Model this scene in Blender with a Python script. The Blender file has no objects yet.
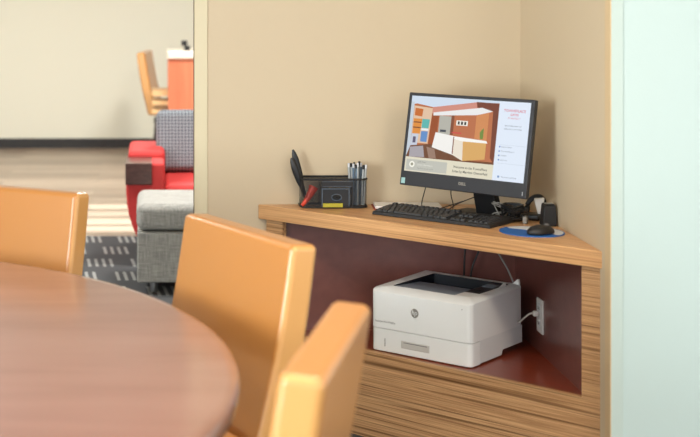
import bpy, bmesh, math, random
from mathutils import Vector, Matrix
random.seed(7)
C = bpy.context.scene.collection
R = math.radians

# ------------------------------------------------------------------ helpers
def lin(c):
    return tuple(((v/255)/12.92 if v/255 <= .04045 else ((v/255+.055)/1.055)**2.4) for v in c) + (1,)

def mat(name, rgb, rough=.5, metal=0., spec=.5, coat=0., bump=None, emit=None, estr=1.):
    m = bpy.data.materials.new(name); m.use_nodes = True
    n = m.node_tree.nodes; l = m.node_tree.links; b = n['Principled BSDF']
    b.inputs['Base Color'].default_value = lin(rgb)
    b.inputs['Roughness'].default_value = rough; b.inputs['Metallic'].default_value = metal
    b.inputs['Specular IOR Level'].default_value = spec; b.inputs['Coat Weight'].default_value = coat
    b.inputs['Coat Roughness'].default_value = .15
    if emit:
        b.inputs['Emission Color'].default_value = lin(emit); b.inputs['Emission Strength'].default_value = estr
    if bump:
        sc, st = bump
        tc = n.new('ShaderNodeTexCoord'); t = n.new('ShaderNodeTexNoise'); t.inputs['Scale'].default_value = sc
        t.inputs['Detail'].default_value = 3
        bp = n.new('ShaderNodeBump'); bp.inputs['Strength'].default_value = st; bp.inputs['Distance'].default_value = .002
        l.new(tc.outputs['Object'], t.inputs['Vector']); l.new(t.outputs['Fac'], bp.inputs['Height'])
        l.new(bp.outputs['Normal'], b.inputs['Normal'])
    return m

def grain(name, cols, scale, rough=.4, coat=0., noise=(3., 6.), coord='Object', rot=0., spec=.5, dist=.3):
    """streaky wood: noise stretched along local x. cols = [(pos, rgb), ...]"""
    m = mat(name, cols[0][1], rough, coat=coat, spec=spec)
    n = m.node_tree.nodes; l = m.node_tree.links; b = n['Principled BSDF']
    tc = n.new('ShaderNodeTexCoord'); mp = n.new('ShaderNodeMapping'); mp.inputs['Scale'].default_value = scale
    mp.inputs['Rotation'].default_value = (0, 0, rot)
    t = n.new('ShaderNodeTexNoise'); t.inputs['Scale'].default_value = noise[0]; t.inputs['Detail'].default_value = noise[1]
    t.inputs['Distortion'].default_value = dist
    cr = n.new('ShaderNodeValToRGB'); e = cr.color_ramp.elements
    e[0].position, e[0].color = cols[0][0], lin(cols[0][1]); e[1].position, e[1].color = cols[-1][0], lin(cols[-1][1])
    for p, c in cols[1:-1]:
        x = e.new(p); x.color = lin(c)
    l.new(tc.outputs[coord], mp.inputs['Vector']); l.new(mp.outputs['Vector'], t.inputs['Vector'])
    l.new(t.outputs['Fac'], cr.inputs['Fac']); l.new(cr.outputs['Color'], b.inputs['Base Color'])
    return m

class MB:
    def __init__(s): s.v, s.f, s.m = [], [], []
    def add(s, vs, fs, mi=0):
        k = len(s.v); s.v += [tuple(p) for p in vs]; s.f += [tuple(k+i for i in f) for f in fs]; s.m += [mi]*len(fs); return s
    def box(s, x0, x1, y0, y1, z0, z1, mi=0):
        return s.add([(x0,y0,z0),(x1,y0,z0),(x1,y1,z0),(x0,y1,z0),(x0,y0,z1),(x1,y0,z1),(x1,y1,z1),(x0,y1,z1)],
              [(0,3,2,1),(4,5,6,7),(0,1,5,4),(1,2,6,5),(2,3,7,6),(3,0,4,7)], mi)
    def prism(s, pts, z0, z1, mi=0, axis='z'):
        """pts counter-clockwise; axis = extrusion axis"""
        def P(a, b, c):
            return (a,b,c) if axis == 'z' else ((a,c,b) if axis == 'y' else (c,a,b))
        n = len(pts); vs = [P(a,b,z0) for a,b in pts] + [P(a,b,z1) for a,b in pts]
        return s.add(vs, [tuple(range(n))[::-1], tuple(range(n,2*n))] + [(i,(i+1)%n,n+(i+1)%n,n+i) for i in range(n)], mi)
    def hull(s, a, b, mi=0):
        """two matching loops bridged and capped"""
        n = len(a)
        return s.add(list(a)+list(b), [tuple(range(n))[::-1], tuple(range(n,2*n))] + [(i,(i+1)%n,n+(i+1)%n,n+i) for i in range(n)], mi)
    def lathe(s, prof, seg=32, c=(0,0), sx=1, sy=1, mi=0):
        vs = []; fs = []
        for r, z in prof:
            for k in range(seg):
                a = 2*math.pi*k/seg; vs.append((c[0]+r*sx*math.cos(a), c[1]+r*sy*math.sin(a), z))
        for j in range(len(prof)-1):
            for k in range(seg):
                k2 = (k+1) % seg; fs.append((j*seg+k, j*seg+k2, (j+1)*seg+k2, (j+1)*seg+k))
        fs.append(tuple(range(seg))[::-1]); fs.append(tuple((len(prof)-1)*seg+k for k in range(seg)))
        return s.add(vs, fs, mi)
    def tube(s, pts, r, seg=8, mi=0, r2=None):
        pts = [Vector(p) for p in pts]; n = len(pts); vs = []; fs = []
        up = Vector((.13, .21, .97))
        for i, p in enumerate(pts):
            d = (pts[min(i+1,n-1)] - pts[max(i-1,0)]).normalized()
            a = d.cross(up)
            if a.length < .05: a = d.cross(Vector((1,0,0)))
            a.normalize(); b = d.cross(a).normalized()
            rr = r if r2 is None else r+(r2-r)*i/(n-1)
            for k in range(seg):
                t = 2*math.pi*k/seg; vs.append(p + a*rr*math.cos(t) + b*rr*math.sin(t))
        for i in range(n-1):
            for k in range(seg):
                k2 = (k+1) % seg; fs.append((i*seg+k, i*seg+k2, (i+1)*seg+k2, (i+1)*seg+k))
        fs.append(tuple(range(seg))[::-1]); fs.append(tuple((n-1)*seg+k for k in range(seg)))
        return s.add(vs, fs, mi)
    def obj(s, name, mats, parent=None, bevel=0, seg=3, smooth=False, sub=0, loc=None, rot=None):
        me = bpy.data.meshes.new(name); me.from_pydata(s.v, [], s.f)
        for m in (mats if isinstance(mats, (list, tuple)) else [mats]): me.materials.append(m)
        for p, i in zip(me.polygons, s.m): p.material_index = i
        bm = bmesh.new(); bm.from_mesh(me); bmesh.ops.recalc_face_normals(bm, faces=bm.faces); bm.to_mesh(me); bm.free()
        if smooth or bevel or sub:
            for p in me.polygons: p.use_smooth = True
        o = bpy.data.objects.new(name, me); C.objects.link(o)
        if parent: o.parent = parent
        if loc: o.location = loc
        if rot: o.rotation_euler = rot
        if bevel:
            b = o.modifiers.new('bevel', 'BEVEL'); b.width = bevel; b.segments = seg; b.limit_method = 'ANGLE'; b.angle_limit = R(35)
            b.harden_normals = True
        if sub:
            b = o.modifiers.new('sub', 'SUBSURF'); b.levels = sub; b.render_levels = sub
        if smooth and not bevel and not sub:
            me.set_sharp_from_angle(angle=R(40))
        return o

def smoothpath(pts, n=8):
    """Catmull-Rom through pts"""
    P = [Vector(p) for p in pts]; P = [P[0]*2-P[1]] + P + [P[-1]*2-P[-2]]; out = []
    for i in range(1, len(P)-2):
        a, b, c, d = P[i-1:i+3]
        for k in range(n):
            t = k/n
            out.append(.5*((2*b)+(c-a)*t+(2*a-5*b+4*c-d)*t*t+(-a+3*b-3*c+d)*t**3))
    out.append(P[-2]); return out

def tag(o, label=None, cat=None, group=None, kind=None):
    if label: o['label'] = label
    if cat: o['category'] = cat
    if group: o['group'] = group
    if kind: o['kind'] = kind
    return o
def thing(name, label, cat, loc=(0,0,0), rz=0, group=None):
    o = bpy.data.objects.new(name, None); C.objects.link(o); o.location = loc; o.rotation_euler = (0,0,rz)
    o.empty_display_size = .05
    return tag(o, label, cat, group)
def dup(root, loc, rz, label):
    r = root.copy(); C.objects.link(r); r.location = loc; r.rotation_euler = (0,0,rz); r['label'] = label
    for ch in list(root.children):
        c = ch.copy(); C.objects.link(c); c.parent = r
        for g in list(ch.children):
            d = g.copy(); C.objects.link(d); d.parent = c
    return r
def struct(o): o['kind'] = 'structure'; return o

def textverts(body, size, align='CENTER', extrude=.0002, bold=0):
    cu = bpy.data.curves.new('lettering', 'FONT'); cu.body = body; cu.size = size; cu.align_x = align; cu.align_y = 'CENTER'
    cu.extrude = extrude; cu.offset = bold; cu.resolution_u = 3
    o = bpy.data.objects.new('lettering', cu); C.objects.link(o)
    dg = bpy.context.evaluated_depsgraph_get(); me = bpy.data.meshes.new_from_object(o.evaluated_get(dg))
    vs = [tuple(v.co) for v in me.vertices]; fs = [tuple(p.vertices) for p in me.polygons]
    bpy.data.objects.remove(o); bpy.data.curves.remove(cu); bpy.data.meshes.remove(me)
    return vs, fs

# ------------------------------------------------------------------ materials
M = {}
M['beige'] = mat('beige_paint', (203,185,156), .75, bump=(160, .12))
M['cream'] = mat('cream_paint', (226,224,208), .7, bump=(120, .1))
M['coolwhite'] = mat('pale_paint', (190,206,200), .6, bump=(160, .1))
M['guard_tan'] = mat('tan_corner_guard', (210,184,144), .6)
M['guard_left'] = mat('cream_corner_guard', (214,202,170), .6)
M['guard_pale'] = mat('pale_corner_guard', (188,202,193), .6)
M['guard_shade'] = mat('painted_edge_shade', (96,74,48), .6)  # brown painted for the shadow edge of the left guard
M['ceil'] = mat('ceiling_paint', (240,238,232), .8)
M['baseboard'] = mat('dark_rubber_base', (38,36,36), .5)
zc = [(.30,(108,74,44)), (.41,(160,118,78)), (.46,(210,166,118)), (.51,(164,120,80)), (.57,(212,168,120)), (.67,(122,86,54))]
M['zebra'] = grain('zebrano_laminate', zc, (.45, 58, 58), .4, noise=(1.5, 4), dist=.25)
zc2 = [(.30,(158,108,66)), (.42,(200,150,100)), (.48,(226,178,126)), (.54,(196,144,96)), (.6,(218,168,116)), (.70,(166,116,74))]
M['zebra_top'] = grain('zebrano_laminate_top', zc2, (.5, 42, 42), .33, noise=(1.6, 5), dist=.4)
M['mahog'] = grain('mahogany_laminate', [(.3,(114,66,58)), (.7,(124,74,64))], (1.2, 12, 12), .36, coat=.5, noise=(2, 3))
M['mahog_floor'] = grain('red_mahogany_laminate', [(.3,(124,50,28)), (.7,(138,58,32))], (1.2, 12, 12), .3, coat=.3, noise=(2, 3))
M['table'] = grain('red_brown_table_wood', [(.28,(134,92,80)), (.5,(148,106,94)), (.72,(156,115,103))], (1., 6, 6), .4, coat=1., noise=(1.5, 5))
M['table_edge'] = mat('table_edge_wood', (96,54,40), .3, coat=.3)
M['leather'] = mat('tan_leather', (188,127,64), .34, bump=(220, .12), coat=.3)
M['leather_lit'] = mat('tan_leather_lit', (208,154,88), .3, bump=(220, .1), coat=.4)  # same tan leather, painted lighter for the light on the side strips
M['darkwood'] = mat('espresso_wood', (48,30,22), .35)
M['blockwood'] = grain('dark_arm_wood', [(.3,(58,34,32)), (.7,(84,54,48))], (8, 8, 30), .3, coat=.4)
M['black'] = mat('black_plastic', (24,24,26), .38)
M['blackmatte'] = mat('matt_black_plastic', (32,32,34), .6)
M['bezel'] = mat('monitor_bezel', (42,44,50), .45)
M['key'] = mat('keycap', (44,45,48), .5)
M['white'] = mat('printer_white', (234,237,236), .42)
M['offwhite'] = mat('printer_grey_white', (222,226,226), .45)
M['tray'] = mat('printer_tray_grey', (132,148,164), .4)
M['tray_dark'] = mat('printer_tray_dark', (26,30,38), .4)
M['silver'] = mat('silver', (176,172,164), .3, metal=.7)
M['handle_shade'] = mat('handle_shade', (196,195,190), .5)  # grey stands for the shade in the handle recess
M['ink'] = mat('grey_print', (120,120,122), .6)
M['rim_blue'] = mat('dark_blue_grey_rim', (78,90,104), .4)
M['cord_white'] = mat('white_cord', (214,212,206), .5)
M['cord_grey'] = mat('grey_cord', (150,148,142), .5)
M['plate'] = mat('outlet_plate', (228,228,224), .4)
M['slot'] = mat('outlet_slot', (60,60,60), .5)
M['blue'] = mat('blue_pad', (28,98,176), .55)
M['padwhite'] = mat('pale_pad_print', (214,216,220), .55)
M['paper'] = mat('paper', (232,228,222), .8)
M['maroon'] = mat('maroon_card', (140,52,34), .6)
M['red_plastic'] = mat('red_plastic', (206,58,26), .35)
M['yellow'] = mat('yellow_paper', (176,166,50), .7)
M['pen_blue'] = mat('pen_grey_blue', (96,116,136), .35)
M['pen_light'] = mat('pen_pale', (172,176,176), .35)
M['red_fabric'] = mat('red_upholstery', (190,48,46), .75, bump=(300, .3))
M['counter_wood'] = grain('salmon_wood', [(.3,(206,112,78)), (.7,(222,134,98))], (6, 6, .8), .4, noise=(2, 4))
M['counter_top'] = mat('pale_counter_top', (232,224,208), .35)
M['paleslat'] = mat('pale_wood', (226,190,138), .45)
M['steel'] = mat('brushed_leg', (190,192,196), .28, metal=1.)
M['teal'] = mat('pale_teal_sticker', (150,190,190), .5)

def mesh_mat():
    m = mat('black_wire_mesh', (26,28,32), .45); n = m.node_tree.nodes; l = m.node_tree.links; b = n['Principled BSDF']
    tc = n.new('ShaderNodeTexCoord'); sp = n.new('ShaderNodeSeparateXYZ'); l.new(tc.outputs['Object'], sp.inputs[0])
    outs = []
    for ax in ('X', 'Z'):
        a = n.new('ShaderNodeMath'); a.operation = 'MULTIPLY'; a.inputs[1].default_value = 330
        f = n.new('ShaderNodeMath'); f.operation = 'FRACT'; g = n.new('ShaderNodeMath'); g.operation = 'LESS_THAN'; g.inputs[1].default_value = .24
        l.new(sp.outputs[ax], a.inputs[0]); l.new(a.outputs[0], f.inputs[0]); l.new(f.outputs[0], g.inputs[0]); outs.append(g)
    mx = n.new('ShaderNodeMath'); mx.operation = 'MAXIMUM'; l.new(outs[0].outputs[0], mx.inputs[0]); l.new(outs[1].outputs[0], mx.inputs[1])
    l.new(mx.outputs[0], b.inputs['Alpha']); return m
M['mesh'] = mesh_mat()

def weave(name, a, b_, scale, rough=.9):
    m = mat(name, a, rough, bump=None); n = m.node_tree.nodes; l = m.node_tree.links; b = n['Principled BSDF']
    tc = n.new('ShaderNodeTexCoord'); mp = n.new('ShaderNodeMapping'); mp.inputs['Scale'].default_value = scale
    ns = n.new('ShaderNodeTexNoise'); ns.inputs['Scale'].default_value = 1; ns.inputs['Detail'].default_value = 4
    mp2 = n.new('ShaderNodeMapping'); mp2.inputs['Scale'].default_value = (scale[2], scale[1], scale[0])
    n2 = n.new('ShaderNodeTexNoise'); n2.inputs['Scale'].default_value = 1; n2.inputs['Detail'].default_value = 4
    mx = n.new('ShaderNodeMath'); mx.operation = 'ADD'; cr = n.new('ShaderNodeValToRGB')
    cr.color_ramp.elements[0].position = .75; cr.color_ramp.elements[1].position = 1.25
    ml = n.new('ShaderNodeMath'); ml.operation = 'MULTIPLY'; ml.inputs[1].default_value = .5
    cr.color_ramp.elements[0].position = .36; cr.color_ramp.elements[1].position = .64
    cr.color_ramp.elements[0].color = lin(a); cr.color_ramp.elements[1].color = lin(b_)
    l.new(tc.outputs['Object'], mp.inputs[0]); l.new(tc.outputs['Object'], mp2.inputs[0])
    l.new(mp.outputs[0], ns.inputs['Vector']); l.new(mp2.outputs[0], n2.inputs['Vector'])
    l.new(ns.outputs['Fac'], mx.inputs[0]); l.new(n2.outputs['Fac'], mx.inputs[1]); l.new(mx.outputs[0], ml.inputs[0])
    l.new(ml.outputs[0], cr.inputs['Fac']); l.new(cr.outputs['Color'], b.inputs['Base Color']); return m
M['tweed'] = weave('grey_tweed', (124,123,119), (176,174,168), (200, 200, 12))

def checks():
    m = mat('grey_checked_fabric', (120,124,130), .9); n = m.node_tree.nodes; l = m.node_tree.links; b = n['Principled BSDF']
    tc = n.new('ShaderNodeTexCoord'); sp = n.new('ShaderNodeSeparateXYZ'); l.new(tc.outputs['Object'], sp.inputs[0]); g = []
    for ax in ('X', 'Z'):
        a = n.new('ShaderNodeMath'); a.operation = 'MULTIPLY'; a.inputs[1].default_value = 50
        f = n.new('ShaderNodeMath'); f.operation = 'FRACT'; q = n.new('ShaderNodeMath'); q.operation = 'LESS_THAN'; q.inputs[1].default_value = .6
        l.new(sp.outputs[ax], a.inputs[0]); l.new(a.outputs[0], f.inputs[0]); l.new(f.outputs[0], q.inputs[0]); g.append(q)
    mu = n.new('ShaderNodeMath'); mu.operation = 'MULTIPLY'; l.new(g[0].outputs[0], mu.inputs[0]); l.new(g[1].outputs[0], mu.inputs[1])
    mx = n.new('ShaderNodeMix'); mx.data_type = 'RGBA'; mx.inputs[6].default_value = lin((138,142,148)); mx.inputs[7].default_value = lin((66,72,80))
    l.new(mu.outputs[0], mx.inputs[0]); l.new(mx.outputs[2], b.inputs['Base Color']); return m
M['checks'] = checks()

def planks():
    m = mat('pale_oak_planks', (180,160,138), .3); n = m.node_tree.nodes; l = m.node_tree.links; b = n['Principled BSDF']
    tc = n.new('ShaderNodeTexCoord'); br = n.new('ShaderNodeTexBrick')
    br.inputs['Scale'].default_value = 1; br.inputs['Brick Width'].default_value = 1.2; br.inputs['Row Height'].default_value = .18
    br.inputs['Mortar Size'].default_value = .002; br.inputs['Color1'].default_value = lin((128,110,94)); br.inputs['Color2'].default_value = lin((162,144,126))
    br.inputs['Mortar'].default_value = lin((120,102,86)); br.offset = .37
    mp = n.new('ShaderNodeMapping'); mp.inputs['Scale'].default_value = (1.2, 22, 1)
    ns = n.new('ShaderNodeTexNoise'); ns.inputs['Scale'].default_value = 2; ns.inputs['Detail'].default_value = 5
    mx = n.new('ShaderNodeMix'); mx.data_type = 'RGBA'; mx.blend_type = 'OVERLAY'; mx.inputs[0].default_value = .55
    l.new(tc.outputs['Object'], br.inputs['Vector']); l.new(tc.outputs['Object'], mp.inputs[0]); l.new(mp.outputs[0], ns.inputs['Vector'])
    l.new(br.outputs['Color'], mx.inputs[6]); l.new(ns.outputs['Fac'], mx.inputs[7]); l.new(mx.outputs[2], b.inputs['Base Color']); return m
M['planks'] = planks()

def carpet_mat():
    m = mat('dashed_carpet', (62,62,64), .95, spec=.1); n = m.node_tree.nodes; l = m.node_tree.links; b = n['Principled BSDF']
    tc = n.new('ShaderNodeTexCoord'); sp = n.new('ShaderNodeSeparateXYZ'); l.new(tc.outputs['Object'], sp.inputs[0])
    def mth(op, a, b2=None):
        q = n.new('ShaderNodeMath'); q.operation = op
        for i, v in enumerate((a, b2)):
            if v is None: continue
            if isinstance(v, (int, float)): q.inputs[i].default_value = v
            else: l.new(v, q.inputs[i])
        return q.outputs[0]
    X, Y = sp.outputs['X'], sp.outputs['Y']
    row = mth('DIVIDE', Y, .38); ri = mth('FLOOR', row); rf = mth('FRACT', row)
    xs = mth('ADD', X, mth('MULTIPLY', rf, .035)); xs = mth('ADD', xs, mth('MULTIPLY', ri, .173))
    cell = mth('DIVIDE', xs, .042); cf = mth('FRACT', cell)
    grp = mth('MODULO', mth('ADD', mth('FLOOR', cell), 6000), 6)
    d = mth('MULTIPLY', mth('LESS_THAN', cf, .42), mth('MULTIPLY', mth('LESS_THAN', rf, .6), mth('LESS_THAN', grp, 3.5)))
    mx = n.new('ShaderNodeMix'); mx.data_type = 'RGBA'; mx.inputs[6].default_value = lin((74,75,77)); mx.inputs[7].default_value = lin((142,143,141))
    l.new(d, mx.inputs[0])
    l.new(mx.outputs[2], b.inputs['Base Color']); return m
M['carpet'] = carpet_mat()

# ------------------------------------------------------------------ the setting
# the camera stands at the origin looking along +Y; distances in metres
ZT = 2.75
struct(MB().box(-4.6, 5.1, 8.97, 14.1, -.10, 0).obj('floor', M['planks']))
struct(MB().box(-4.6, 5.1, -2.0, 8.97, -.10, 0).obj('floor_carpet', M['carpet']))
struct(MB().box(-4.6, 5.1, -2.0, 14.1, ZT, ZT+.12).obj('ceiling', M['ceil']))
struct(MB().box(-4.6, 5.1, 13.97, 14.1, 0, ZT).obj('wall_far', M['cream']))
struct(MB().box(-4.5, 4.98, 13.955, 13.97, 0, .095).obj('baseboard_far', M['baseboard']))
struct(MB().box(.16, 1.366, 5.265, 5.41, 0, ZT).obj('wall_back', M['beige']))
w = MB().box(1.366, 1.46, 4.226, 5.41, 0, ZT); w.m[2] = 1
struct(w.obj('wall_right', [M['beige'], M['coolwhite']]))
struct(MB().box(1.46, 5.1, 4.226, 4.36, 0, ZT).obj('wall_front', M['coolwhite']))
struct(MB().box(4.98, 5.1, 4.36, 13.97, 0, ZT).obj('wall_side', M['cream']))
# corner guards
struct(MB().box(.157, .206, 5.261, 5.2648, .0, ZT).box(.157, .1598, 5.2648, 5.31, 0, ZT).obj('trim_1', M['guard_left'], bevel=.0012, seg=2))
struct(MB().box(.1545, .1568, 5.262, 5.30, 0, ZT).obj('trim_shade', M['guard_shade']))  # dark strip standing in for the shadow line beside the guard
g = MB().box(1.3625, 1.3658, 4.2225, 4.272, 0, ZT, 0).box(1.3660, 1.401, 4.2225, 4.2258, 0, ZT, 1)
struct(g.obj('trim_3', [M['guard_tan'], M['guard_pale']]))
# left outside wall with tall window openings
wl = MB(); wins = [(8.85,10.15)]
wl.box(-4.72, -4.6, -2, 14.1, -.1, .35).box(-4.72, -4.6, -2, 14.1, 2.45, ZT+.12)
ys = [-2] + [v for w_ in wins for v in w_] + [14.1]
for i in range(0, len(ys), 2): wl.box(-4.72, -4.6, ys[i], ys[i+1], .35, 2.45)
struct(wl.obj('wall_left', M['cream']))
for i, (a, b) in enumerate(wins):
    f = MB().box(-4.69,-4.63,a,a+.05,.35,2.45).box(-4.69,-4.63,b-.05,b,.35,2.45).box(-4.69,-4.63,a+.05,b-.05,.35,.4).box(-4.69,-4.63,a+.05,b-.05,2.4,2.45)
    for q in (.25,.5,.75): f.box(-4.685,-4.635,a+(b-a)*q-.05,a+(b-a)*q+.05,.4,2.4)
    struct(f.obj('window_%d' % (i+1), M['steel']))

# ------------------------------------------------------------------ corner desk
YAW = R(-44.33)
desk = thing('corner_desk', 'triangular corner desk in striped wood laminate with an open red-brown printer shelf', 'desk', (.393,5.2615,0), YAW)
LN = 1.362
def loc2(x, y):       # world -> desk local
    dx, dy = x-.393, y-5.2615; c, s = math.cos(-YAW), math.sin(-YAW); return (c*dx-s*dy, s*dx+c*dy)
cl = loc2(1.3645, 5.2615)
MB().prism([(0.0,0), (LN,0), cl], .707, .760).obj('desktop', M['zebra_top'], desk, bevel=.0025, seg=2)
T266, T282, T582, T600 = .030, .106, 1.287, 1.350
# stiles reach back to the walls
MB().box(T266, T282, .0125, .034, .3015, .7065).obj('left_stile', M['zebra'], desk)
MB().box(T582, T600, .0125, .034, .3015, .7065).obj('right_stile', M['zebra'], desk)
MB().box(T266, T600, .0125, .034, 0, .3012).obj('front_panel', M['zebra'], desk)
a0 = loc2(.475, 5.236); a1 = loc2(1.338, 5.236); a2 = loc2(1.338, 4.392)
sh = MB().prism([(.075,.0345), (1.30,.0345), loc2(1.34,4.39), loc2(1.34,5.237), loc2(.46,5.237)], .283, .301)
sh.obj('shelf', M['mahog_floor'], desk)
def wallpanel(name, p, q, t, z0, z1):
    # p,q world ends; t world offset vector
    pts = [loc2(*p), loc2(*q), loc2(q[0]+t[0], q[1]+t[1]), loc2(p[0]+t[0], p[1]+t[1])]
    return MB().prism(pts, z0, z1).obj(name, M['mahog'], desk)
wallpanel('back_panel', (.475,5.237), (1.3395,5.237), (0,.015), .3015, .7065)
wallpanel('side_panel', (1.340,4.400), (1.340,5.252), (.016,0), .3015, .7065)

# ------------------------------------------------------------------ round table
tb = thing('round_table', 'large round meeting table with a glossy red-brown wooden top', 'table', (-1.212,3.034,0))
TR = 1.397
MB().lathe([(TR-.05,.705), (TR-.02,.705), (TR-.006,.709), (TR,.719), (TR,.741), (TR-.005,.750), (TR-.014,.7545), (TR-.03,.755)], 160).obj('tabletop', M['table'], tb, smooth=True)
MB().lathe([(TR-.09,.65), (TR-.09,.7045)], 120).obj('apron', M['table_edge'], tb, smooth=True)
MB().lathe([(.22,.05), (.17,.1), (.15,.3), (.15,.6), (.2,.7045)], 48).obj('pedestal', M['darkwood'], tb, smooth=True)
MB().lathe([(.48,0), (.48,.03), (.44,.0495)], 64).obj('base', M['darkwood'], tb, smooth=True)

# ------------------------------------------------------------------ chairs
TAN = math.tan(R(12.5)); CW = .28; CH = .938
def make_chair(label):
    t = thing('leather_chair', label, 'chair', group='tan leather chairs')
    b = MB(); z0, z1, y0, th = .405, CH, .190, .088
    n = 7; F = []; B = []
    rows = []
    for i in range(n):
        z = z0+(z1-z0)*i/(n-1); y = y0+(z-z0)*TAN + .012*math.sin(math.pi*i/(n-1))
        rows.append((y, z))
    prof = [(y, z) for y, z in rows] + [(y+th*(1-.12*(z-z0)/(z1-z0)), z+ (0 if z < z1-.001 else -.006)) for y, z in rows[::-1]]
    # profile in (y,z), extruded along x
    vs = [(-CW,y,z) for y, z in prof]+[(CW,y,z) for y, z in prof]; m = len(prof)
    fs = [tuple(range(m)), tuple(range(m,2*m))] + [(i,(i+1)%m,m+(i+1)%m,m+i) for i in range(m)]
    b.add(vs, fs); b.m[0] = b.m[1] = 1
    o = b.obj('backrest', [M['leather'], M['leather_lit']], t, bevel=.017, seg=5)
    MB().box(-.255,.255,-.29,.19,.385,.485).obj('seat', M['leather'], t, bevel=.022, seg=4)
    MB().box(-.24,.24,-.275,.23,.335,.384).obj('seat_frame', M['darkwood'], t, bevel=.004)
    for sx in (-1, 1):
        x = sx*.212
        MB().hull([(x-.022,-.265,.3345),(x+.022,-.265,.3345),(x+.022,-.22,.3345),(x-.022,-.22,.3345)],
                  [(x-.017,-.262,0),(x+.017,-.262,0),(x+.017,-.228,0),(x-.017,-.228,0)]).obj('leg', M['darkwood'], t, bevel=.003)
        MB().hull([(x-.022,.18,.3345),(x+.022,.18,.3345),(x+.022,.225,.3345),(x-.022,.225,.3345)],
                  [(x-.017,.22,0),(x+.017,.22,0),(x+.017,.254,0),(x-.017,.254,0)]).obj('leg', M['darkwood'], t, bevel=.003)
    return t
ch = make_chair('tan leather chair in the middle, its tall back broad to the view before the desk')
ch.location = (-.062,3.54,0); ch.rotation_euler = (0,0,R(-63.3))
c3 = dup(ch, (-.019,2.60,0), R(-106.1), 'tan leather chair nearest the camera, back seen edge-on from above its top')
c3.scale = (1,1,1.012)
dup(ch, (-.625,4.180,0), R(-31.1), 'tan leather chair at the left picture edge, behind the far table rim')
fc = dup(ch, (.275,12.98,0), R(83), 'tan leather chair far off, side-on beside the salmon counter by the far wall')
fc.scale = (1,1,1.06)

# ------------------------------------------------------------------ printer
P0 = (.763,4.946)
pr = thing('laser_printer', 'white laser printer on the open shelf of the corner desk', 'printer', (P0[0],P0[1],.3012), R(-41.2)); pr.scale = (1.018, 1.03, 1.055)
W_, D_, H_ = .381, .357, .212
def rrect(x0, x1, y0, y1, r, n=5):
    out = []
    for (cx, cy, a0) in ((x1-r,y0+r,-90), (x1-r,y1-r,0), (x0+r,y1-r,90), (x0+r,y0+r,180)):
        for k in range(n+1):
            a = R(a0+90*k/n); out.append((cx+r*math.cos(a), cy+r*math.sin(a)))
    return out
# lower cassette, then body, with a dark gap between
MB().prism([(x,min(y,.060)) for x, y in rrect(.0005,W_-.0005,.001,.2,.018)[:6]]+[(W_-.0005,.060),(.0005,.060)]+rrect(.0005,W_-.0005,.001,.2,.018)[18:], .003, .0765).obj('paper_cassette', M['white'], pr, bevel=.002, seg=2)
body = MB(); lo = rrect(0,W_,0,D_,.018)
# body with an open-topped tray well: outer ring and sunken floor
ix0, ix1, iy0, iy1 = .055, .345, .05, .325
inner = rrect(ix0,ix1,iy0,iy1,.006)
n = len(lo); top = [(x,y,.212-.010*max(0,(.06-y)/.06)**2 if y < .06 else .212) for x, y in lo]
top = [(min(max(x,.003),W_-.003), min(max(y,.003),D_-.003), z) for x, y, z in top]
vs = [(x,y,.0785) for x, y in lo] + [(x,y,z-.006) for (x, y), (_, _, z) in zip(lo, top)] + [(x+(.004 if x < W_/2 else -.004),y+(.004 if y < D_/2 else -.004),z) for x, y, z in top] + [(x,y,.212) for x, y in inner] + [(x,y,.1655) for x, y in inner]
fs = []
for j in range(4):
    for i in range(n): fs.append((j*n+i, j*n+(i+1)%n, (j+1)*n+(i+1)%n, (j+1)*n+i))
body.add(vs, fs); body.m[3*n:] = [1]*n
body.add([(x,y,.0785) for x, y in lo], [tuple(range(n))])
body.obj('body', [M['white'], M['tray_dark']], pr, smooth=True)
# plinth feet and rear cut-out
MB().prism([(.0605,.006),(.205,.006),(.215,.022),(D_-.004,.022),(D_-.004,.0783),(.0605,.0783)], .0005, W_-.0005, axis='x').box(.03,.07,.02,.06,0,.0058).box(W_-.07,W_-.03,.02,.06,0,.0058).box(.03,.07,.16,.20,0,.0058).box(W_-.07,W_-.03,.16,.20,0,.0058).obj('base', M['offwhite'], pr)
# tray: sloping grey plate and dark deep well
tr = MB(); tr.hull([(ix0+.001,iy0+.001,.1658),(.29,iy0+.001,.1658),(.29,.225,.1658),(ix0+.001,.225,.1658)], [(ix0+.001,iy0+.001,.2105),(.29,iy0+.001,.2105),(.29,.225,.199),(ix0+.001,.225,.199)])
tr.obj('output_tray', M['tray'], pr, bevel=.002, seg=2)
MB().box(ix0+.001,ix1-.001,.2255,iy1-.001,.1656,.168).obj('tray_well', M['tray_dark'], pr)
cp = MB().hull([(.2905,.12,.1656),(ix1-.001,.12,.1656),(ix1-.001,.2255,.1656),(.2905,.2255,.1656)], [(.2905,.12,.2125),(ix1-.001,.12,.2125),(ix1-.001,.30,.213),(.2905,.30,.213)])
cpo = cp.obj('control_panel', M['tray_dark'], pr, bevel=.0015, seg=2)
MB().box(.296,.336,.225,.272,.2132,.2146).obj('display', M['tray'], cpo)
for k in range(4): MB().lathe([(.0042,.2128), (.0042,.2142)], 14, c=(.303+.01*k,.165)).obj('button', M['black'], cpo)
MB().box(.292,ix1-.001,iy0+.001,.119,.1656,.2122).obj('top_cover', M['white'], pr)
MB().hull([(ix1+.002,.245,.2122),(ix1+.008,.245,.2122),(ix1+.008,.29,.2122),(ix1+.002,.29,.2122)], [(ix1+.003,.28,.222),(ix1+.007,.28,.222),(ix1+.007,.289,.223),(ix1+.003,.289,.223)]).obj('rib', M['white'], pr)
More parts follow.
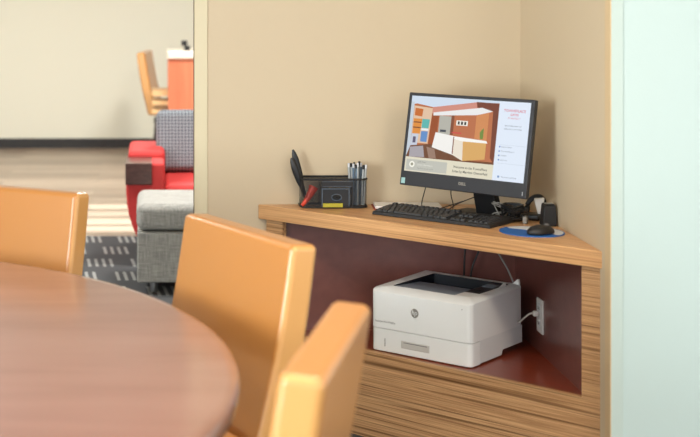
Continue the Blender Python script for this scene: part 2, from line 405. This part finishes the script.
MB().hull([(W_-.03,D_-.018,.2122),(W_-.006,D_-.018,.2122),(W_-.006,D_-.006,.2122),(W_-.03,D_-.006,.2122)], [(W_-.014,D_-.014,.228),(W_-.008,D_-.014,.228),(W_-.008,D_-.008,.228),(W_-.014,D_-.008,.228)]).obj('rear_door_lip', M['white'], pr)
# cassette handle: raised grey plate and darker strip, recess shade painted in
MB().hull([(.118,.0008,.048),(.226,.0008,.048),(.226,.0008,.024),(.118,.0008,.024)][::-1], [(.122,-.0006,.045),(.222,-.0006,.045),(.222,-.0006,.027),(.122,-.0006,.027)][::-1]).obj('handle', M['handle_shade'], pr)
MB().box(.128,.218,-.0011,-.0007,.042,.0445).obj('handle_shade_line', M['ink'], pr)
MB().box(.054,.056,-.0002,.0008,.020,.046).obj('paper_gauge', M['ink'], pr)
MB().box(W_-.003,W_-.0022,.0,.001,.08,.2).obj('edge_seam', M['offwhite'], pr)
# round badge with two letters
bd = MB(); bd.lathe([(.0145,0), (.0145,.0008), (.0135,.0012)], 32)
bdo = bd.obj('logo_badge', M['silver'], pr, loc=(.171,0,.145), rot=(R(90),0,0))
vs, fs = textverts('hp', .022, bold=.0002); vs = [(x+z*0+.22*y, y+.001, .0014+z) for x, y, z in vs]
MB().add(vs, fs).obj('logo_letters', M['white'], bdo)
vs, fs = textverts('LaserJet Pro M402n', .0098, 'LEFT')
MB().add(vs, fs).obj('lettering', M['ink'], pr, loc=(.017,-.0002,.100), rot=(R(90),0,0))
vs, fs = textverts('o', .008); MB().add(vs, fs).obj('power_mark', M['ink'], pr, loc=(.347,-.0002,.182), rot=(R(90),0,0))

# ------------------------------------------------------------------ power outlet and cables
so = thing('power_outlet', 'white double power outlet inside the desk shelf beside the printer', 'outlet', (1.3398,4.89,.432), 0)
MB().box(-.006,0,-.036,.036,-.058,.058).obj('cover_plate', M['plate'], so, bevel=.002, seg=2)
for dz in (-.026,.026):
    s_ = MB().prism(rrect(-.016,.016,dz-.015,dz+.015,.006), -.0085, -.0062, axis='x').obj('socket', M['offwhite'], so)
    MB().box(-.0093,-.0087,-.008,-.005,dz-.004,dz+.007).box(-.0093,-.0087,.005,.008,dz-.004,dz+.007).obj('slot', M['slot'], s_)
def cable(name, pts, r, m, label):
    o = MB().tube(smoothpath(pts), r, 8).obj(name, M[m], smooth=True); tag(o, label, 'cable'); return o
pc = thing('mains_cable', 'white power cord plugged into the outlet beside the printer', 'cable', (1.33,4.89,.44))
MB().box(-.018,-.0006,-.009,.009,-.009,.009).obj('plug', M['cord_white'], pc, bevel=.003, seg=2)
MB().tube(smoothpath([(-.018,0,0),(-.028,.008,-.003),(-.042,.022,-.02),(-.056,.045,-.04),(-.072,.075,-.045),(-.10,.11,-.03)]), .0033).obj('cord', M['cord_white'], pc, smooth=True)
cable('network_cable', [(1.215,5.10,.705),(1.217,5.10,.67),(1.229,5.12,.635),(1.258,5.12,.59),(1.29,5.12,.53),(1.305,5.06,.45),(1.29,5.05,.34)], .0032, 'cord_grey', 'pale grey cable curving down behind the printer')
cable('black_cable', [(1.178,5.2,.705),(1.162,5.2,.68),(1.152,5.2,.64),(1.145,5.2,.58),(1.14,5.2,.42),(1.13,5.19,.33)], .0036, 'black', 'left one of two black cables hanging behind the printer')
cable('black_cable', [(1.213,5.205,.705),(1.211,5.205,.66),(1.198,5.205,.60),(1.17,5.205,.52),(1.175,5.205,.42),(1.18,5.2,.33)], .0036, 'black', 'right one of two black cables hanging behind the printer')

# ------------------------------------------------------------------ computer
MY = R(-45.5); MTILT = R(10.8)
mon = thing('desktop_computer', 'black all-in-one computer with a lit screen on the corner desk', 'computer', (1.055,4.862,.7602), MY)
# local frame: x right, y backwards, z up; panel leans back
pan = bpy.data.objects.new('display_panel', None)
MW, MH = .504, .330
panel = MB().box(-MW/2, MW/2, 0, .022, 0, MH)
po = panel.obj('display_panel', M['bezel'], mon, bevel=.003, seg=2, loc=(0,0,.104), rot=(-MTILT,0,0))
MB().hull([(-.2,.0225,.03),(.2,.0225,.03),(.2,.0225,.30),(-.2,.0225,.30)], [(-.15,.05,.06),(.15,.05,.06),(.15,.05,.26),(-.15,.05,.26)]).obj('rear_housing', M['blackmatte'], po, bevel=.004)
# screen picture: flat coloured shapes in (u right, v down)
SW, SH, SX, SZ = .4765, .268, -.238, MH-.0115
def emat(name, rgb, k=1.0):
    m = bpy.data.materials.new(name); m.use_nodes = True; n = m.node_tree.nodes; l = m.node_tree.links
    b = n['Principled BSDF']; b.inputs['Base Color'].default_value = (.01,.01,.01,1); b.inputs['Roughness'].default_value = .25
    b.inputs['Emission Color'].default_value = lin(rgb); b.inputs['Emission Strength'].default_value = k; return m
scr = MB(); smats = []; layer = [0]
def shp(poly, rgb):
    layer[0] += 1; y = -.0004 - .000012*layer[0]
    key = tuple(rgb)
    names = [k for k, _ in smats]
    if key not in names: smats.append((key, emat('screen_colour', rgb)))
    mi = [k for k, _ in smats].index(key)
    scr.add([(SX+min(1,u*1.02)*SW, y, SZ-v*SH) for u, v in poly], [tuple(range(len(poly)))], mi)
def sr(u0, v0, u1, v1, rgb): shp([(u0,v0),(u1,v0),(u1,v1),(u0,v1)], rgb)
sr(0,0,1,1,(222,232,246))
sr(0,0,.735,.81,(184,108,70))
shp([(0,0),(.735,0),(.735,.03),(.55,.035),(.19,.135),(.05,.10),(0,.12)],(206,220,236))        # ceiling
sr(0,.08,.028,.81,(196,206,216))
shp([(.19,.135),(.55,.035),(.56,.12),(.19,.22)],(206,140,124))                                  # upper wall
shp([(.55,.03),(.735,.035),(.735,.8),(.70,.73),(.69,.14),(.56,.10)],(116,58,40))                 # right wall
shp([(.03,.13),(.19,.15),(.175,.62),(.03,.62)],(222,190,160))                                    # pantry
shp([(.04,.16),(.11,.17),(.105,.27),(.04,.26)],(196,104,40)); shp([(.035,.30),(.11,.30),(.1,.5),(.035,.5)],(220,140,60))
sr(.035,.34,.105,.355,(120,70,40)); sr(.035,.41,.105,.425,(120,70,40))
shp([(.11,.30),(.175,.30),(.17,.42),(.11,.42)],(90,178,172)); shp([(.11,.46),(.168,.46),(.165,.60),(.11,.60)],(96,140,196))
sr(.11,.425,.17,.45,(228,236,240)); shp([(.03,.50),(.09,.50),(.085,.66),(.028,.66)],(196,202,216)); sr(.045,.54,.07,.62,(90,84,110))
shp([(.19,.22),(.25,.23),(.24,.66),(.18,.64)],(150,74,34))
sr(.255,.24,.355,.48,(178,176,166)); sr(.355,.22,.38,.48,(128,72,48))
shp([(.20,.205),(.60,.10),(.69,.14),(.565,.20),(.20,.245)],(232,232,232))                       # soffit
sr(.40,.285,.495,.35,(240,236,226)); sr(.412,.297,.428,.338,(40,36,36)); sr(.438,.297,.456,.338,(60,50,50)); sr(.466,.297,.482,.338,(40,36,36))
shp([(.56,.20),(.66,.16),(.66,.52),(.56,.5)],(206,136,84))
shp([(.03,.66),(.2,.62),(.30,.66),(.62,.82),(.735,.78),(.735,.81),(0,.81)],(110,68,44))          # floor
shp([(.028,.68),(.14,.65),(.16,.80),(.028,.81)],(166,160,166)); shp([(.17,.66),(.24,.68),(.26,.8),(.2,.81)],(150,120,104))
shp([(.235,.46),(.385,.49),(.395,.735),(.215,.66)],(240,238,234))                                   # white desk
shp([(.385,.52),(.47,.545),(.48,.80),(.395,.735)],(232,222,206)); shp([(.47,.545),(.66,.55),(.66,.755),(.48,.80)],(214,166,98))
shp([(.37,.49),(.46,.50),(.66,.52),(.67,.55),(.47,.55),(.38,.525)],(246,244,238))
sr(.388,.50,.396,.72,(120,60,50)); sr(.27,.42,.32,.45,(60,66,78)); sr(.37,.44,.45,.455,(206,70,70))
shp([(.60,.42),(.615,.38),(.63,.36),(.63,.50),(.605,.50)],(110,136,60))
sr(0,.81,.735,1,(222,216,194)); shp([(.012,.84),(.36,.84),(.36,.985),(.012,.985)],(190,190,180))
def disc(u, v, r, rgb, n=18): shp([(u+r*math.cos(2*math.pi*k/n)*SH/SW, v+r*math.sin(2*math.pi*k/n)) for k in range(n)], rgb)
disc(.062,.905,.042,(240,238,226)); disc(.062,.905,.020,(150,150,130))
def stext(body, u, v, size, rgb, align='CENTER', bold=0):
    layer[0] += 1; key = tuple(rgb)
    if key not in [k for k, _ in smats]: smats.append((key, emat('screen_colour', rgb)))
    mi = [k for k, _ in smats].index(key); vs, fs = textverts(body, size, align, 0, bold)
    y = -.0006 - .000012*layer[0]
    scr.add([(SX+u*1.012*SW+a, y, SZ-v*SH+b) for a, b, c in vs], fs, mi)
stext('LIVE CHAT', .11, .868, .0075, (120,122,116), 'LEFT'); stext('Guest information', .11, .905, .0085, (226,226,216), 'LEFT'); stext('Tap here to see more', .11, .95, .0075, (140,142,132), 'LEFT')
stext('Welcome to the TownePlace', .555, .885, .0112, (70,72,66), bold=.00015); stext('Suites by Marriott Chesterfield', .555, .94, .0112, (70,72,66), bold=.00015)
stext('TOWNEPLACE', .868, .115, .0125, (206,60,90), bold=.0001); stext('SUITES', .868, .165, .0105, (206,60,90), bold=.0001)
stext('BY MARRIOTT', .868, .21, .0075, (206,90,110))
stext('Good afternoon and', .865, .305, .0075, (110,116,126)); stext('welcome to our hotel', .865, .345, .0075, (110,116,126))
for k, s_ in enumerate(('Business center', 'Print boarding pass', 'Weather', 'Local area')):
    sr(.765,.565+k*.055,.775,.583+k*.055,(60,110,190)); stext(s_, .79, .574+k*.055, .0065, (120,128,140), 'LEFT')
sr(.765,.548,.985,.551,(190,200,214)); sr(.765,.78,.985,.783,(190,200,214))
stext('Terms and conditions', .87, .95, .0068, (100,108,120)); sr(.775,.935,.79,.962,(120,150,190))
scr.obj('screen', [m for _, m in smats], po)
vs, fs = textverts('DELL', .0135, bold=.0004)
MB().add(vs, fs).obj('lettering', M['silver'], po, loc=(.005,-.0003,.026), rot=(R(90),0,0))
MB().box(-.246,-.230,-.0006,-.0001,.006,.026).obj('sticker', M['teal'], po)
MB().box(.2375,.2395,-.0006,-.0001,.010,.022).obj('power_light', M['padwhite'], po)
MB().box(-.13,.14,.093,.24,.0002,.010).obj('stand_base', M['black'], mon, bevel=.004)
MB().hull([(-.02,.13,.0102),(.067,.13,.0102),(.067,.165,.0102),(-.02,.165,.0102)], [(-.025,.085,.20),(.055,.085,.20),(.055,.115,.20),(-.025,.115,.20)]).obj('stand_neck', M['black'], mon, bevel=.004)

# ------------------------------------------------------------------ keyboard
kb = thing('keyboard', 'black computer keyboard on the desk in front of the lit screen', 'keyboard', (.777,5.024,.7602), R(-41.5))
KL, KD = .462, .150
MB().hull([(0,0,0),(KL,0,0),(KL,KD,0),(0,KD,0)], [(.002,.002,.012),(KL-.002,.002,.012),(KL-.002,KD-.002,.024),(.002,KD-.002,.024)]).obj('keyboard_case', M['blackmatte'], kb, bevel=.003, seg=2)
def kz(y): return .0122 + .012*(y-.002)/(KD-.004)
def key(x, y, w, d):
    a, b = kz(y)+.0002, kz(y+d)+.0002
    MB().hull([(x,y,a),(x+w,y,a),(x+w,y+d,b),(x,y+d,b)], [(x+.002,y+.0015,a+.006),(x+w-.002,y+.0015,a+.006),(x+w-.002,y+d-.0025,b+.006),(x+.002,y+d-.0025,b+.006)]).obj('key', M['key'], kb)
x0, p = .010, .0190
rows = [(.010, [1.4,1.2,1.2,6.0,1.2,1.2,1.4,1.4]), (.029, [2.3]+[1]*10+[2.7]), (.048, [1.8]+[1]*11+[2.2]), (.067, [1.5]+[1]*12+[1.5]), (.086, [1]*13+[2.0])]
for y, ws in rows:
    x = x0
    for w_ in ws: key(x, y, w_*p-.002, .017); x += w_*p
x = x0
for k in range(13):
    key(x, .118, p-.002, .016); x += p + (.012 if k in (0,4,8) else .0) * .75
for y in (.067, .086):
    for k in range(3): key(.307+k*p, y, p-.002, .017)
for k in range(3): key(.307+k*p, .010, p-.002, .017)
key(.307+p, .029, p-.002, .017)
for y in (.010,.029,.048,.067,.086):
    for k in range(4): key(.375+k*p, y, p-.002, .017)

# ------------------------------------------------------------------ mouse and pad
pad = thing('mouse_pad', 'oval blue and white mouse pad at the right end of the desk', 'mouse pad', (1.245,4.655,.7602), R(-44))
def ell(a, b, n=48): return [(a*math.cos(2*math.pi*k/n), b*math.sin(2*math.pi*k/n)) for k in range(n)]
MB().prism(ell(.106,.098), 0, .003).obj('pad', M['blue'], pad, smooth=True)
cres = [(.102*math.cos(a), .094*math.sin(a)) for a in [R(v) for v in range(-6,178,8)]]
cres += [(-.085,.004), (-.04,.012), (.0,.012), (.05,.0)]
MB().prism(cres, .0031, .0034).obj('printed_swoosh', M['padwhite'], pad)
ms = thing('computer_mouse', 'black computer mouse on the oval blue mouse pad', 'mouse', (1.259,4.600,.7637), R(-70)); ms.scale = (.92,.92,.78)
prof = [(.6,0), (.97,.003), (1,.010), (.93,.020), (.74,.030), (.45,.036), (.15,.0375)]
MB().lathe([(r*1.0,z) for r, z in prof], 32, sx=.032, sy=.054).obj('shell', M['black'], ms, smooth=True)
MB().lathe([(.004,-.004),(.0075,-.003),(.0075,.003),(.004,.004)], 16).obj('wheel', M['ink'], ms, smooth=True, loc=(0,.025,.034), rot=(0,R(90),0))

# ------------------------------------------------------------------ odds and ends beside the monitor
bx = thing('desktop_speaker', 'small black box against the right wall behind the mouse pad', 'speaker', (1.336,4.79,.7602), R(0)); bx.scale = (.85,.85,1.05)

MB().hull([(-.028,-.03,0),(.028,-.03,0),(.028,.03,0),(-.028,.03,0)], [(-.02,-.022,.066),(.026,-.022,.066),(.026,.025,.070),(-.02,.025,.070)]).obj('housing', M['blackmatte'], bx, bevel=.004)
MB().box(-.015,.02,-.015,.02,.0702,.0712).obj('top_rim', M['cord_grey'], bx)
wp = MB().hull([(-.008,-.008,0),(.008,-.008,0),(.008,.008,0),(-.008,.008,0)], [(-.020,-.012,.052),(.016,-.012,.055),(.016,.016,.055),(-.020,.016,.052)]).obj('white_adapter', M['paper'], bevel=.004, loc=(1.337,4.895,.7825), rot=(0,0,R(-15)))
tag(wp, 'small white tapered adapter lying on the black cable heap beside the monitor', 'adapter')
hd = thing('headphones', 'black banded lump of tangled gear beside the screen, left of the white adapter', 'gadget', (1.296,4.925,.7602), R(-30))
MB().box(-.06,.055,-.032,.03,0,.022).obj('lower_block', M['black'], hd, bevel=.008)
MB().tube(smoothpath([(.0,.015,.015),(.002,.022,.05),(.02,.026,.072),(.045,.03,.074),(.058,.03,.05),(.056,.026,.02)]), .009).obj('band', M['blackmatte'], hd, smooth=True)
hd['label'] = 'black banded device on the desk between the monitor stand and the white adapter'; hd.name = 'banded_device'
random.seed(3)
def coil(name, c, n, r, m, label, rad=.04, hz=.03):
    pts = []
    for k in range(n):
        a = k*1.9+random.random()*.6; q = rad*(.55+.45*random.random())
        pts.append((c[0]+q*math.cos(a), c[1]+q*math.sin(a)*.6, c[2]+.006+hz*random.random()))
    o = MB().tube(smoothpath(pts, 7), r, 7).obj(name, M[m], smooth=True); tag(o, label, 'cable'); return o
coil('tangled_cable', (1.195,4.88,.768), 13, .0018, 'cord_grey', 'grey cable tangled on the desk at the right of the monitor stand', .032, .055)
coil('tangled_cable', (1.235,4.86,.766), 24, .0036, 'black', 'black cable heaped on the desk at the right of the monitor stand', .052, .048)
pl_ = MB().box(-.007,.007,-.012,.012,0,.026).obj('small_plug_adapter', M['cord_grey'], bevel=.004, loc=(1.268,4.822,.7605), rot=(0,0,R(-30)))
tag(pl_, 'small grey block in the cable heap, between the screen and the black box', 'adapter')
cable('monitor_cable', [(.987,5.05,.90),(.975,5.06,.85),(.965,5.08,.79),(.975,5.09,.766),(1.02,5.10,.766),(1.07,5.10,.78),(1.11,5.07,.80)], .0018, 'black', 'thin black cable looping down behind the left part of the screen')
cable('monitor_cable', [(1.06,5.02,.88),(1.063,5.05,.83),(1.075,5.07,.79),(1.08,5.10,.77),(1.09,5.14,.764)], .0018, 'black', 'thin black cable dropping straight behind the middle of the screen')
cable('monitor_cable', [(1.062,5.085,.768),(1.09,5.07,.79),(1.14,5.05,.815),(1.17,5.02,.83)], .0018, 'black', 'thin black cable rising slantwise to the back of the screen')
pp = thing('paper_sheet', 'white sheets on a maroon card lying on the desk behind the keyboard', 'paper', (.90,5.175,.7602), R(-4))
MB().box(-.095,.10,-.05,.07,0,.0025).obj('backing_card', M['maroon'], pp)
MB().box(-.088,.150,-.040,.065,.0027,.0115).obj('sheet', M['paper'], pp)

# ------------------------------------------------------------------ desk organizer
og = thing('desk_organizer', 'black wire mesh desk organizer standing against the wall at the desk end', 'organizer', (.664,5.207,.7602), 0)
og.scale = (.985,1,1)
def orp(w=.122, d0=-.045, d1=.045, r=.028, n=5):
    out = []
    for (cx, cy, a0) in ((w-r,d0+r,-90), (w-.004,d1-.004,0), (-w+.004,d1-.004,90), (-w+r,d0+r,180)):
        rr = r if cy < 0 else .004
        for k in range(n+1):
            a = R(a0+90*k/n); out.append((cx+rr*math.cos(a), cy+rr*math.sin(a)))
    return out
o1 = orp(); n = len(o1)
def ring(pts, z0, z1, t=.0):
    m = len(pts); return [(x,y,z0) for x, y in pts]+[(x,y,z1) for x, y in pts], [(i,(i+1)%m,m+(i+1)%m,m+i) for i in range(m)]
vs, fs = ring(o1, .006, .103); MB().add(vs, fs).obj('mesh_wall', M['mesh'], og)
def loop(z, r, name):
    pts = [(x,y,z) for x, y in o1]+[(o1[0][0],o1[0][1],z)]
    return MB().tube(pts, r, 8).obj(name, M['blackmatte'], og, smooth=True)
loop(.105, .0036, 'top_rim'); loop(.004, .0038, 'bottom_rim')
MB().prism(orp(w=.119,d0=-.042,d1=.042), .003, .005).obj('floor_tray', M['mesh'], og)
for x in (-.048,.066): MB().box(x-.0008,x+.0008,-.040,.040,.006,.095).obj('divider', M['mesh'], og); 
MB().box(-.047,.065,.0,.0015,.006,.098).obj('divider', M['mesh'], og)
MB().box(-.050,-.046,-.048,-.044,.006,.095).box(.064,.068,-.048,-.044,.006,.095).obj('post', M['blackmatte'], og)
MB().box(-.0455,.0635,-.0478,-.044,.080,.098).obj('front_bar', M['blackmatte'], og)
MB().box(-.0455,.0635,-.049,-.0481,.079,.081).box(-.0455,.0635,-.049,-.0481,.097,.099).obj('bar_edge', M['rim_blue'], og)
dr = MB(); c = (.012,.040); hole = [(c[0]+.017*math.cos(2*math.pi*k/24), c[1]+.010*math.sin(2*math.pi*k/24)) for k in range(24)]
outer = []
x0_, x1_, z0_, z1_ = -.040, .056, .007, .070
for k in range(24):
    a = 2*math.pi*k/24; ca, sa = math.cos(a), math.sin(a)
    t = min((x1_-c[0])/ca if ca > 1e-6 else 9, (x0_-c[0])/ca if ca < -1e-6 else 9, (z1_-c[1])/sa if sa > 1e-6 else 9, (z0_-c[1])/sa if sa < -1e-6 else 9)
    outer.append((c[0]+t*ca, c[1]+t*sa))
vs = [(x,-.047,z) for x, z in hole]+[(x,-.047,z) for x, z in outer]+[(x,-.0445,z) for x, z in hole]+[(x,-.0445,z) for x, z in outer]
fs = []
for i in range(24):
    j = (i+1) % 24; fs += [(i,j,24+j,24+i), (48+i,48+j,72+j,72+i), (i,j,48+j,48+i), (24+i,24+j,72+j,72+i)]
dro = dr.add(vs, fs).obj('drawer', M['black'], og, loc=(-.005,0,0))
fr = MB().box(x0_-.003,x1_+.003,-.050,-.0472,z1_,z1_+.003).box(x0_-.003,x0_,-.050,-.0472,z0_,z1_).box(x1_,x1_+.003,-.050,-.0472,z0_,z1_)
fr.obj('drawer_rim', M['rim_blue'], dro)
rim = [(c[0]+.018*math.cos(2*math.pi*k/24), -.0475, c[1]+.011*math.sin(2*math.pi*k/24)) for k in range(25)]
MB().tube(rim, .0018, 6).obj('finger_hole_rim', M['rim_blue'], dro, smooth=True)
MB().box(-.040,.056,-.044,-.003,.006,.008).obj('drawer_floor', M['black'], dro)
st = MB().box(-.036,.036,-.0565,-.0503,0,.014).obj('sticky_note_pad', M['yellow'], loc=(.656,5.205,.7662)); tag(st, 'yellow pad leaning on the front of the desk organizer', 'note pad')
tl = MB().tube(smoothpath([(-.106,-.030,.0085),(-.094,-.028,.022),(-.080,-.024,.042),(-.066,-.02,.066),(-.062,-.018,.074)]), .006, 10, r2=.019).obj('red_tool', M['red_plastic'], smooth=True, loc=(.652,5.201,.7605))
tag(tl, 'red tapered plastic handle inside the left bay of the desk organizer', 'tool')
def blade(name, a, b, w, label):
    a, b = Vector(a), Vector(b); pts = [a+(b-a)*t for t in (0,.35,.5,.65,.8,.92,1)]; rs = [.35,.5,.9,1,1,.7,.25]
    m = MB(); seg = 10; vs = []; fs = []
    d = (b-a).normalized(); u = d.cross(Vector((0,1,0))).normalized(); v = d.cross(u)
    for p_, r_ in zip(pts, rs):
        for k in range(seg):
            t = 2*math.pi*k/seg; vs.append(p_+u*w*r_*math.cos(t)+v*w*.55*r_*math.sin(t))
    for i in range(len(pts)-1):
        for k in range(seg):
            k2 = (k+1) % seg; fs.append((i*seg+k,i*seg+k2,(i+1)*seg+k2,(i+1)*seg+k))
    fs.append(tuple(range(seg))[::-1]); fs.append(tuple((len(pts)-1)*seg+k for k in range(seg)))
    o = m.add(vs, fs).obj(name, M['black'], smooth=True, loc=(.656,5.205,.7605)); tag(o, label, 'tool'); return o
blade('hand_tool', (-.086,.012,.012), (-.138,.015,.207), .0125, 'longer, upper one of two black handles sticking out of the organizer')
blade('hand_tool', (-.088,-.008,.012), (-.146,-.003,.178), .0125, 'shorter, lower left one of two black handles sticking out of the organizer')
random.seed(11)
for k in range(13):
    x = .0705+.0040*k; y = -.02+.036*random.random(); dx = (k-5)*.0012; h = .150+.012*random.random()
    o = MB().tube([(x,y,.008),(x+dx*.5,y,.09),(x+dx,y,h)], .0040, 8).obj('pen', M['pen_blue' if k % 2 else 'pen_light'], smooth=True, loc=(.656,5.205,.7605))
    tag(o, 'slate blue pen in the bunch upright at the right end of the organizer' if k % 2 else 'pale grey pen in the bunch upright at the right end of the organizer', 'pen', 'pens in the desk organizer')
    MB().tube([(x+dx*.92,y,h-.012),(x+dx,y,h+.002)], .0042, 8).obj('cap', M['blackmatte' if k % 3 else 'padwhite'], o, smooth=True)

# ------------------------------------------------------------------ lounge beyond the opening
ot = thing('ottoman', 'square grey tweed ottoman in front of the red armchair', 'ottoman', (.25,7.52,0))
MB().box(-.326,.33,-.28,.28,.06,.318).obj('base', M['tweed'], ot, bevel=.012)
MB().box(-.330,.334,-.285,.285,.324,.462).obj('seat_cushion', M['tweed'], ot, bevel=.045, seg=6)
for sx in (-.24,.24):
    for sy in (-.2,.2): MB().lathe([(.018,0), (.022,.059)], 16, c=(sx,sy)).obj('leg', M['steel'], ot, smooth=True)
sf = thing('armchair', 'red upholstered armchair with a dark wood block on its arm', 'armchair', (.0,8.0,0))
def armprof(inset=0):
    return [(-.146,.58),(-.146,.42),(-.142,.36),(-.130,.29),(-.108,.22),(-.078,.15),(-.03,.12),(.07,.12),(.07,.58)]
MB().prism(armprof(), -.03, .26, axis='y').obj('arm_front', M['red_fabric'], sf, bevel=.015, seg=3)
pa = [(x, z if z < .5 else z+.035) for x, z in armprof()]
MB().prism([(x+.006,z) for x, z in pa], .262, .86, axis='y').obj('arm', M['red_fabric'], sf, bevel=.03, seg=4)
MB().box(-.149,.0,-.052,.258,.462,.583).obj('arm_block', M['blockwood'], sf, bevel=.004)
MB().box(.072,1.02,-.02,.62,.14,.455).obj('seat', M['red_fabric'], sf, bevel=.03, seg=4)
MB().box(.03,1.09,.70,.92,.14,.62).obj('back', M['red_fabric'], sf, bevel=.04, seg=4)
MB().box(1.03,1.2,-.03,.86,.12,.60).obj('arm', M['red_fabric'], sf, bevel=.03, seg=4)
for x in (.02,1.0):
    for y in (.05,.8): MB().lathe([(.015,0), (.022,.119)], 16, c=(x,y)).obj('leg', M['darkwood'], sf, smooth=True)
cu = MB().box(-.25,.25,-.06,.06,0,.375).obj('back_cushion', M['checks'], bevel=.045, seg=6, loc=(.275,8.57,.456), rot=(R(-9),0,R(0)))
tag(cu, 'grey checked square cushion propped on the red armchair', 'cushion')
co = thing('reception_counter', 'salmon wood counter with a pale top by the far wall', 'counter', (.0,12.0,0))
MB().box(.137,1.5,0,.45,0,.975).obj('front_panel', M['counter_wood'], co)
MB().box(.13,1.52,-.02,.47,.9755,1.038).obj('counter_top', M['counter_top'], co, bevel=.004)
MB().box(.0,.1365,.1,.4,.65,.70).box(.0,.1365,.1,.4,.575,.61).box(.0,.1365,.1,.4,.50,.535).obj('side_shelf', M['paleslat'], co)
gd = thing('countertop_device', 'small black device standing on the pale top of the far counter', 'device', (.305,12.12,1.0385))
MB().box(-.03,.02,-.03,.03,0,.04).obj('lower_block', M['black'], gd, bevel=.006)
MB().box(-.055,-.005,-.02,.03,.0405,.085).obj('upper_block', M['black'], gd, bevel=.008)

# ------------------------------------------------------------------ light
wd = bpy.data.worlds.new('daylight'); bpy.context.scene.world = wd; wd.use_nodes = True
bg = wd.node_tree.nodes['Background']; bg.inputs[0].default_value = (.86,.93,1,1); bg.inputs[1].default_value = 2.05
def area(name, loc, rot, sx, sy, power, col=(1,1,1)):
    l = bpy.data.lights.new(name, 'AREA'); l.shape = 'RECTANGLE'; l.size = sx; l.size_y = sy; l.energy = power; l.color = col
    o = bpy.data.objects.new(name, l); C.objects.link(o); o.location = loc; o.rotation_euler = rot; return o
for i, (x, y) in enumerate([(-1.2,1.6), (.4,2.6), (1.9,1.2)]):
    area('ceiling_fill', (x,y,ZT-.01), (0,0,0), .6, .6, (18,30,60)[i], (1,.84,.66))  # added warm fill under the ceiling, no fitting modelled
for i, (x, y) in enumerate([(-2,7.5), (.8,7.5), (-2,11), (.8,11)]):
    area('ceiling_fill', (x,y,ZT-.01), (0,0,0), .6, .6, 92, (1,.99,.94))  # added ceiling fill that brightens the far room
area('window_daylight', (-4.5,-.5,1.45), (0,R(-90),0), 2.0, 2.6, 440, (.90,.97,1))  # added soft area light before the solid wall, fills from the near left
sun = bpy.data.lights.new('sun', 'SUN'); sun.energy = 24; sun.angle = R(1); sun.color = (.96,.98,1)
so_ = bpy.data.objects.new('sun', sun); C.objects.link(so_)
d = Vector((4.3, .2, -1.75)).normalized(); so_.rotation_euler = d.to_track_quat('-Z','Y').to_euler()

# ------------------------------------------------------------------ camera
cam = bpy.data.cameras.new('camera'); co_ = bpy.data.objects.new('camera', cam); C.objects.link(co_)
co_.location = (0,0,1.554); co_.rotation_euler = (R(90),0,0)
cam.sensor_width = 36; cam.sensor_fit = 'HORIZONTAL'; cam.lens = 36*1420/700
cam.shift_x = (350-152)/700; cam.shift_y = (-10-218.5)/700
cam.dof.use_dof = True; cam.dof.focus_distance = 5.25; cam.dof.aperture_fstop = 3.1
sc = bpy.context.scene; sc.camera = co_
sc.view_settings.view_transform = 'Standard'; sc.view_settings.look = 'None'; sc.view_settings.gamma = 1
sc.view_settings.exposure = 0
